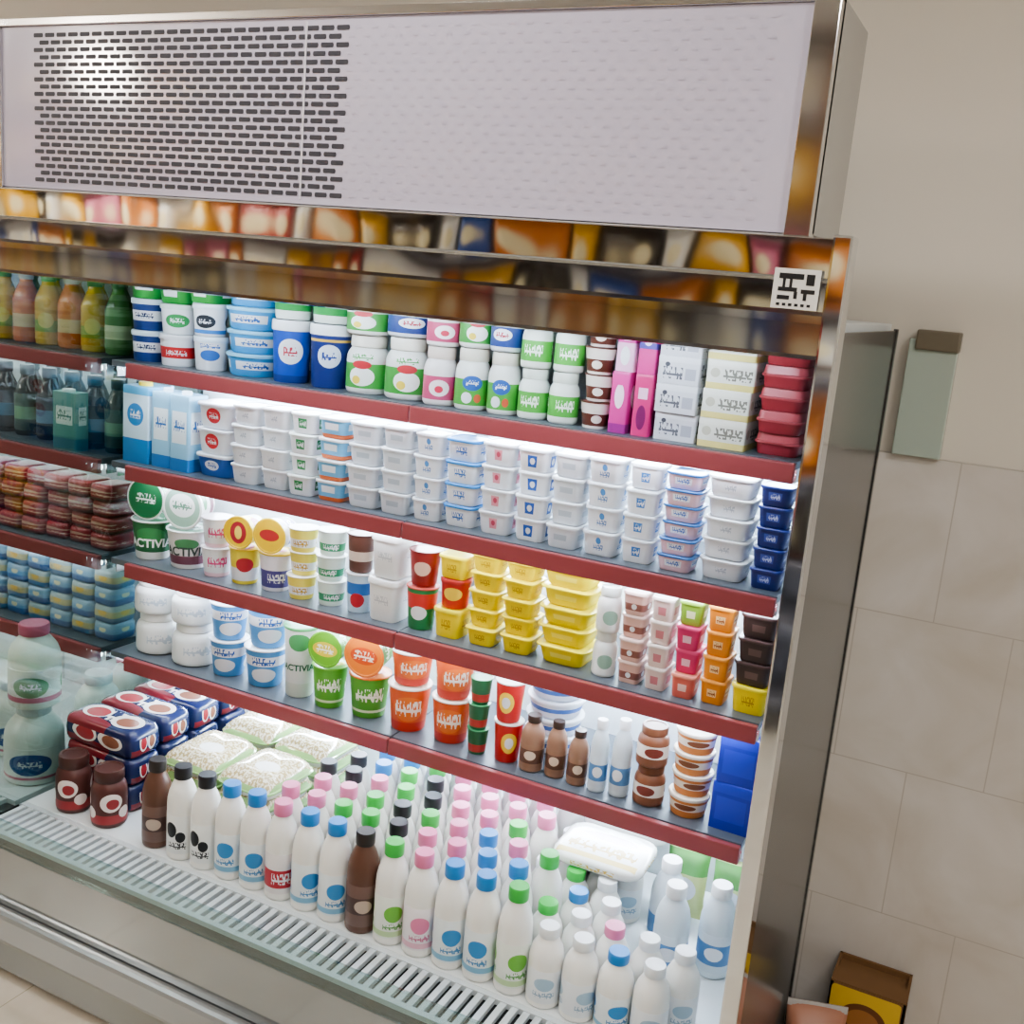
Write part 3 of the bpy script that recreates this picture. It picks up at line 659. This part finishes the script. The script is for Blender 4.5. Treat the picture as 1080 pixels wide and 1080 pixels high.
S3 = [
 (131, 167, [('cup', .11, 'activ_green', 'dark green lettered yogurt cup'), ('face', .085, 'activ_green', 'green lidded cup lying lid outward')]),
 (168, 207, [('cup', .105, 'activ_white', 'white and plum lettered cup'), ('face', .085, 'activ_white', 'pale lidded cup lying lid outward')]),
 (208, 237, n(2, 'cup', .078, 'pink_text', 'white cup with pink print')),
 (238, 268, [('cup', .095, 'yellow_red', 'yellow and white yogurt cup'), ('face', .085, 'yellow_red', 'yellow lidded cup lying lid outward')]),
 (269, 302, [('cup', .1, 'purple_white', 'purple and white yogurt cup'), ('face', .085, 'purple_white', 'yellow lidded cup lying lid outward')]),
 (303, 332, n(3, 'cup', .06, 'yellow_white', 'yellow and white cup')),
 (333, 362, n(3, 'cup', .063, 'mint_white', 'mint green and white cup')),
 (363, 391, [('cup', .1, 'blue_red', 'pale blue cup with red emblem'), ('cup', .095, 'brown_cup', 'brown cup')]),
 (393, 427, n(2, 'stub', .105, 'tall_white', 'tall plain white tub')),
 (429, 461, [('cup', .105, 'green_red', 'green cup with red band'), ('cup', .085, 'redbrown', 'dark red cup')]),
 (463, 494, [('stub', .07, 'yellow', 'yellow tub')] + n(1, 'tub', .07, 'red', 'red tub') + n(1, 'stub', .055, 'yellow', 'yellow tub')),
 (496, 530, n(5, 'bowl', .043, 'yellow', 'yellow food bowl')),
 (531, 567, n(5, 'bowl', .043, 'yellow', 'yellow food bowl')),
 (569, 626, n(5, 'bowl', .044, 'yellow_bowl', 'wide bright yellow bowl')),
 (628, 654, n(2, 'jar', .1, 'white_jar', 'small white jar')),
 (656, 683, n(4, 'stub', .051, 'pink_brown', 'beige pink and brown tub')),
 (685, 711, n(4, 'stub', .051, 'pale_pink', 'pale pink tub')),
 (713, 741, [('stub', .052, 'salmon', 'salmon tub')] + n(2, 'stub', .052, 'hotpink', 'hot pink tub') + [('stub', .052, 'limecup', 'lime green tub')]),
 (743, 773, n(4, 'stub', .053, 'orange', 'orange tub')),
 (776, 818, [('stub', .06, 'yellow', 'yellow tub')] + n(3, 'stub', .05, 'dark_brown', 'dark brown tub')),
]
S4 = [
 (135, 172, [('jar', .115, 'white_pot', 'large white pot'), ('jar', .095, 'white_pot', 'white pot')]),
 (175, 214, [('jar', .115, 'white_pot', 'large white pot'), ('jar', .095, 'white_pot', 'white pot')]),
 (216, 251, n(2, 'cup', .1, 'blue_pot', 'blue cup with white emblem')),
 (253, 292, n(2, 'cup', .105, 'blue_pot', 'blue cup with white emblem')),
 (294, 327, n(1, 'cup', .19, 'activ_tall', 'tall white lettered cup with green lid')),
 (328, 362, [('cup', .11, 'lime', 'lime green cup'), ('face', .09, 'lime', 'green lidded cup lying lid outward')]),
 (364, 404, [('cup', .11, 'lime_orange', 'lime green cup'), ('face', .09, 'lime_orange', 'orange lidded cup lying lid outward')]),
 (407, 449, [('cup', .115, 'orange_red', 'orange red cup'), ('cup', .085, 'orange_red', 'orange red cup')]),
 (452, 493, [('cup', .11, 'orange_red', 'orange red cup'), ('cup', .1, 'orange_red', 'orange red cup')]),
 (495, 518, n(3, 'cup', .062, 'dkgreen', 'small dark green cup')),
 (520, 551, n(2, 'cup', .098, 'red_yellow', 'red cup with yellow emblem')),
 (552, 577, n(1, 'bottle', .13, 'choc_bottle', 'small brown drink bottle')),
 (578, 600, n(1, 'bottle', .13, 'choc_bottle', 'small brown drink bottle')),
 (602, 624, n(1, 'bottle', .125, 'choc_bottle', 'small brown drink bottle')),
 (625, 645, n(1, 'bottle', .165, 'blue_bottle', 'small pale blue bottle')),
 (646, 668, n(1, 'bottle', .175, 'blue_bottle', 'small pale blue bottle')),
 (670, 704, n(2, 'jar', .09, 'brown_jar', 'brown jar with white label')),
 (706, 751, n(4, 'tub', .048, 'beige_cup', 'orange banded beige tub')),
 (755, 800, n(2, 'box', .105, 'royal_box', 'plain deep blue box')),
]
for i, s in enumerate((S1, S2, S3, S4)): shelf(i, s)
# blue and white bowls stacked at the back of the fourth shelf
xb = X_at(596, ZS[3]+.17, .24)
for k in range(5):
    item('tub', .14, .14, .044, 'bluewhite_bowl', (xb, .2, ZS[3]+SURF+.0004+k*.044), (0, 0, k),
         f'blue and white bowl, {TIER[5][k]} in the stack behind small brown bottles', 'blue and white bowls at the back')

# ------------------------------------------------------------------ bottom deck
caps = [(185,806,'k'),(212,814,'k'),(243,824,'b'),(268,834,'b'),(298,842,'p'),(326,868,'b'),(352,880,'g'),(386,876,'k'),(418,884,'g'),(446,898,'p'),(475,914,'b'),(509,922,'b'),(545,936,'g'),(580,932,'w'),(617,945,'w'),(640,932,'w'),
(330,832,'p'),(352,857,'b'),(348,818,'p'),(373,845,'g'),(372,804,'k'),(398,858,'g'),(397,822,'p'),(425,817,'g'),(418,860,'k'),(433,846,'k'),(447,875,'p'),(456,834,'k'),(463,860,'g'),(473,888,'p'),(490,872,'p'),(495,833,'p'),(510,858,'p'),(525,842,'p'),(532,868,'p'),(548,856,'p'),(550,876,'g'),(515,886,'b'),(538,910,'b'),(545,890,'p'),(570,890,'b'),(512,904,'b'),(583,906,'g'),(572,876,'g'),(370,778,'b'),(345,790,'w'),(400,800,'b')]
capw = [(P(x, y, .63), c) for x, y, c in caps]
CN = dict(k='black', b='blue', p='pink', g='green', w='white')
BH, STEP = .23, .0738
extra = 'wwbwgwpwwbwwgwbwwbw'
ex = 0
for row in range(7):
    y = -.235 + row*.0735; cnt = 0
    for i in range(19):
        x = .43 + i*STEP + (STEP/2 if row % 2 else 0)
        if row >= 1 and x < .66: continue
        if row >= 5 and x < .72: continue
        if row in (0, 1, 2) and x > (1.66, 1.66, 1.5)[row]: continue
        if row >= 3 and x > 1.455: continue
        c = min(capw, key=lambda q: (q[0][0]-x)**2 + (q[0][1]-y)**2)[1]
        h = BH
        if (row <= 2 and x > 1.345) or (row >= 3 and x > 1.243):
            c = extra[ex % 19]; ex += 1; h = .168
        sk = 'mb_'+c; desc = f'white milk bottle with {CN[c]} cap'
        if h < .2: desc = f'short white bottle with {CN[c]} cap'
        elif c == 'w': h = .2
        if row == 0 and i == 4: sk = 'mb_red'; desc = 'milk bottle with red label and pink cap'
        if row == 0 and i == 7: sk = 'mb_choc'; desc = 'brown chocolate milk bottle with black cap'
        item('bottle', .0715, .0715, h, sk, (x, y, DECK+.0006), (0, 0, random.uniform(.2, .9)),
             f'{desc}, {ORD[cnt]} from left in the {ORD[row]} bottle row', f'milk bottles in the {ORD[row]} row of the deck')
        cnt += 1
item('bottle', .07, .07, .22, 'mb_choc', (.345, -.23, DECK+.0006), (0, 0, .5), 'brown chocolate milk bottle at the left end of the front bottle row')
for k, (x, y) in enumerate(((1.535, .085), (1.575, -.005), (1.658, .05))):
    item('bottle', .075, .075, .205, 'blue_bottle', (x, y, DECK+.0006), (0, 0, .2), ['large pale blue bottle beside the white packs at right', 'large pale blue bottle nearest the front at the right end', 'large pale blue bottle against the right end of deck'][k], 'large pale blue bottles')
# dark packs piled at the left end, two brown jars in front of them
item('jar', .088, .088, .15, 'choc_jar', (.055, -.222, DECK+.0006), (0, 0, .6), 'rounded brown, red and white jar nearest the end glass', 'brown, red and white jars')
item('jar', .088, .088, .15, 'choc_jar', (.18, -.224, DECK+.0006), (0, 0, 1.1), 'rounded brown, red and white jar beside the brown bottle', 'brown, red and white jars')
for row in range(4):
    for j in range(3):
        item('multi', .246, .108, .072, 'choc_pack', (.078 + random.uniform(-.003, .003), -.118 + row*.113 + random.uniform(-.001, .001), DECK+.0006 + j*.072), (0, 0, random.uniform(-.018, .018)),
             f'shrink wrapped navy, red and white multipack, {TIER[3][j]} in the {ORD[row]} pile from the front', f'navy multipacks in the {ORD[row]} pile')
# pale wrapped trays piled at the back, flat white packs lying over the short bottles
for q, (x, y) in enumerate(((.335, -.035), (.515, -.035), (.335, .185), (.515, .185))):
    where = ['nearer left', 'nearer right', 'rear left', 'rear right'][q]
    for j in range(4):
        item('tray' if j < 3 else 'heap', .172, .203, .044 if j < 3 else .056, 'pale_tray', (x, y, DECK+.0006 + j*.0436), (0, 0, (0, 0, 0, .025)[j]*(-1)**q),
             f'clear wrapped tray of pale contents, {TIER[4][j]} in the {where} pile beside navy packs', f'pale trays in the {where} pile')
for i in range(2):
    item('multi', .21, .17, .026, 'white_flat', (1.385, .07 + i*.178, DECK+.0006+.1682), (0, 0, .02), f'flat white and yellow pack lying over short bottles, {["nearer", "rear"][i]} of the two', 'flat white packs over the bottles')
for i in range(2):
    item('bag', .1, .05, .17, 'greenyellow_pack', (1.54 + i*.11, .2, DECK+.008), (-.2, 0, .1), f'green and yellow pouch, {["left", "right"][i]} one behind the large pale blue bottles', 'green and yellow pouches')

# ------------------------------------------------------------------ goods in the neighbouring fridge
for idx in range(4):
    z = ZS[idx] + SURF + .0005
    for i in range(6):
        x = -.135 - i*.088
        where = f'{ORD[i]} from the end glass, neighbouring {SN[idx]}'
        if idx == 0:
            sk = ['juice_g', 'juice_y', 'juice_o', 'juice_y', 'juice_o', 'juice_y'][i]
            item('slim', .07, .07, .2, sk, (x, .1, z), (0, 0, .6), f"{dict(juice_g='green', juice_y='yellow', juice_o='orange')[sk]} juice bottle, {where}", 'juice bottles')
            item('slim', .07, .07, .2, ['juice_y', 'juice_g', 'juice_y', 'juice_o', 'juice_y', 'juice_g'][i], (x, .19, z), (0, 0, .6), f"juice bottle in the rear row, {where}", 'juice bottles')
        elif idx == 1:
            item('slim', .07, .07, .2, ['soda', 'soda_blue'][i % 2], (x, .1, z), (0, 0, .6), f"dark {['green', 'blue'][i % 2]} drink bottle, {where}", 'dark drink bottles')
            item('slim', .07, .07, .2, 'soda', (x, .19, z), (0, 0, .6), f"dark green rear bottle, {where}", 'dark drink bottles')
        elif idx == 2:
            for j in range(4):
                item('multi', .084, .1, .045, 'red_pack', (x + random.uniform(-.002, .002), .085 + random.uniform(-.012, .012), z + j*.045), (0, 0, random.uniform(-.04, .04)), f"dark red wrapped pack, {TIER[4][j]}, {where}", 'dark red wrapped packs')
        else:
            for j in range(4):
                sk = ['blue_pack', 'yellow_carton'][(i + j) % 2]
                item('multi', .084, .09, .05, sk, (x, .09, z + j*.05), (0, 0, random.uniform(-.04, .04)), f"{['pale blue', 'yellow and blue'][(i+j) % 2]} pack, {TIER[4][j]}, {where}", 'pale blue and yellow packs')
xg = X_at(74, 1.34, .03)
item('carton', .085, .045, .165, 'carton_green', (xg, .032, ZS[1]+SURF+.0005), (0, 0, .05), 'upright green carton in front of the dark drink bottles behind end glass')
for i, (x, y, z, sk, ww, hh) in enumerate(((-.162, -.16, 0, 'jug_b', .15, .21), (-.158, -.16, .2096, 'jug', .13, .222), (-.165, .06, 0, 'jug_b', .13, .225), (-.2, .22, 0, 'jug', .13, .235), (-.33, -.08, 0, 'jug_b', .14, .21))):
    item('bottle', ww, ww, hh, sk, (x, y, DECK+.0006+z), (0, 0, .7), ['wide milky jug with blue label under another jug behind end glass', 'milky jug with wide pink lid standing on a wide jug', 'milky jug at the middle of the row beside the end glass', 'pale jug with pink lid in the rear corner by the end glass', 'low milky jug left of the stacked jugs'][i], 'jugs on the neighbouring deck')

# ------------------------------------------------------------------ beside the fridge
t = thing('glass_panel', (1.865, .42, 1.512), 'small grey green glass panel with brown clamp on the wall beside fridge', 'glass panel')
part(t, 'pane', mat('green_glass', '#a9b6ad', .12, spec=.7), [(1.812, 1.91, .412, .4495, 1.512, 1.76)], .003)
part(t, 'clamp', mat('brown_clamp', '#6f6758', .4), [(1.825, 1.912, .402, .4495, 1.738, 1.78)], .004)
t = thing('cardboard_box', (1.96, .365, 0), 'brown cardboard carton with yellow printed panel standing beside the fridge', 'box')
CB = mat('brown_card', '#7a5b3c', .8, noise=.1)
bm = bmesh.new()
BX0, BX1, BY0, BY1, BZ = 1.88, 2.045, .30, .43, .31
for b in ((BX0, BX1, BY0, BY0+.006, 0, BZ), (BX0, BX1, BY1-.006, BY1, 0, BZ), (BX0, BX0+.006, BY0, BY1, 0, BZ), (BX1-.006, BX1, BY0, BY1, 0, BZ), (BX0, BX1, BY0, BY1, 0, .006), (BX0+.002, BX1-.002, BY0+.002, BY1-.002, BZ-.02, BZ-.014)): bbox(bm, *b)
attach(finish(bm, 'body', CB, smooth=False), t)
bm = bmesh.new(); bbox(bm, BX0, BX1, BY0+.002, BY0+.06, BZ, BZ+.004); attach(finish(bm, 'flap', CB, smooth=False), t)
bm = bmesh.new(); sec = rrect(.076, .09, .008); loft(bm, sec, [(1, 0), (1, .0015)], 1, planar=(.152, .18))
o = finish(bm, 'printed_panel', label_mat('print_yellow_panel', '#cfae44', [(O_, '#6b4426', .5, .6, .34, .24), (O_, '#9a6a3c', .5, .6, .24, .16)], 1), t)
o.rotation_euler = (PI/2, 0, 0); o.location = (0, BY0-.0002-.365, .217)
item('bag', .13, .09, .3, 'pink_bag', (1.88, .17, .012), (-.12, 0, .3), 'pinkish plastic bag on the floor in front of the carton')

# ------------------------------------------------------------------ snack shelving across the aisle (seen in the polished canopy)
t = thing('snack_shelving', (-.8, -3.5, 0), 'grey shelving of bright snack packets across the aisle, mirrored in the canopy', 'shelving')
GB = mat('grey_board', '#77757a', .6)
part(t, 'back_board', GB, [(-4.15, 2.6, -3.72, -3.7, 0, 2.85)])
ROWS = (.7, 1.08, 1.44, 1.8, 2.16, 2.5)
for z in (.1, .4) + ROWS:
    part(t, 'board', GB, [(-4.15, 2.6, -3.7, -3.3, z-.02, z)])
for x in (-4.17, 2.6):
    part(t, 'side_frame', mat('grey_frame', '#77746f', .5), [(x, x+.02, -3.7, -3.3, 0, 2.85)])
sn = ['gold', 'amber', 'crimson', 'cream', 'amber', 'gold', 'dark', 'cream', 'cobalt', 'amber', 'gold', 'dark', 'cream', 'gold', 'rose', 'amber', 'cream']
cn = dict(gold='golden', crimson='crimson', cobalt='blue', amber='amber', leaf='green', rose='rose pink', dark='dark brown', cream='cream')
for q, z in enumerate(ROWS):
    for i in range(29):
        k = sn[(i + q*3) % 17]
        item('bag', .205, .1, .305, 'snack_'+k, (-4.03 + i*.228, -3.42, z+.006), (-.04, 0, 0), f'{cn[k]} snack packet on the shelving across the aisle', f'{cn[k]} snack packets across the aisle')

# ------------------------------------------------------------------ lamps
def lamp(loc, size, power, col, name='area'):
    l = bpy.data.lights.new(name, 'AREA'); l.shape = 'RECTANGLE'; l.size, l.size_y = size; l.energy = power; l.color = col
    o = bpy.data.objects.new(name, l); C.objects.link(o); o.location = loc; return o
WARM = (1, .975, .94)
for i, (x, y, pw) in enumerate(((-1.4, -1.3, 14), (.9, -1.1, 15), (2.9, -1.3, 23), (2.3, -2.7, 32), (-3.3, -2.6, 32))):  # last two are added out of view to brighten the snack shelving
    lab = f'flat white ceiling light, {ORD[i]} from the left above the fridge side of the aisle' if i < 3 else f'added unseen ceiling light at the {["right", "left"][i-3]} end above the snack shelving'
    t = thing('ceiling_light', (x, y, 2.9), lab, 'ceiling light', 'ceiling lights over the aisle')
    part(t, 'housing', mat('white_housing', '#d6d6d6', .5), [(x-.32, x+.32, y-.1, y+.1, 2.85, 2.9)])
    part(t, 'diffuser', mat('diffuser', '#fff2e0', .5, emit=3), [(x-.3, x+.3, y-.08, y+.08, 2.84, 2.85)])
    lamp((x, y, 2.83), (.6, .2), pw, WARM)
t = thing('pendant_lamp', (-2.4, -2.86, 2.9), 'bare pendant bulb on a short cord across the aisle, mirrored in the header', 'lamp')
bm = bmesh.new(); bmesh.ops.create_uvsphere(bm, u_segments=24, v_segments=16, radius=.12)
for v in bm.verts: v.co += Vector((-2.4, -2.86, 2.65))
attach(finish(bm, 'bulb', mat('bulb_glow', '#fff6ea', .5, emit=150)), t)
bm = bmesh.new(); loft(bm, circ(12), [(.03, 2.76), (.03, 2.79), (.006, 2.8), (.006, 2.9)], 1)
for v in bm.verts: v.co += Vector((-2.4, -2.86, 0))
attach(finish(bm, 'cord', BLACK), t)

w = bpy.data.worlds.new('World'); bpy.context.scene.world = w; w.use_nodes = True
w.node_tree.nodes['Background'].inputs[0].default_value = (.5, .48, .45, 1); w.node_tree.nodes['Background'].inputs[1].default_value = .3
try: bpy.context.scene.view_settings.look = 'AgX - Medium High Contrast'
except Exception: pass

# ------------------------------------------------------------------ camera
right = Vector((.891, .4464, .0846)); down = Vector((.1707, -.1562, -.9729)); fwd = Vector((-.421, .8813, -.2153))
fwd.normalize(); right = (right - fwd*right.dot(fwd)).normalized(); up = right.cross(fwd).normalized()
M = Matrix((right, up, -fwd)).transposed()
cam = bpy.data.cameras.new('Camera'); cam.sensor_width = 36; cam.lens = 36*F/1080
co = bpy.data.objects.new('Camera', cam); C.objects.link(co)
co.matrix_world = Matrix.Translation((CX, CY, CZ)) @ M.to_4x4()
bpy.context.scene.camera = co
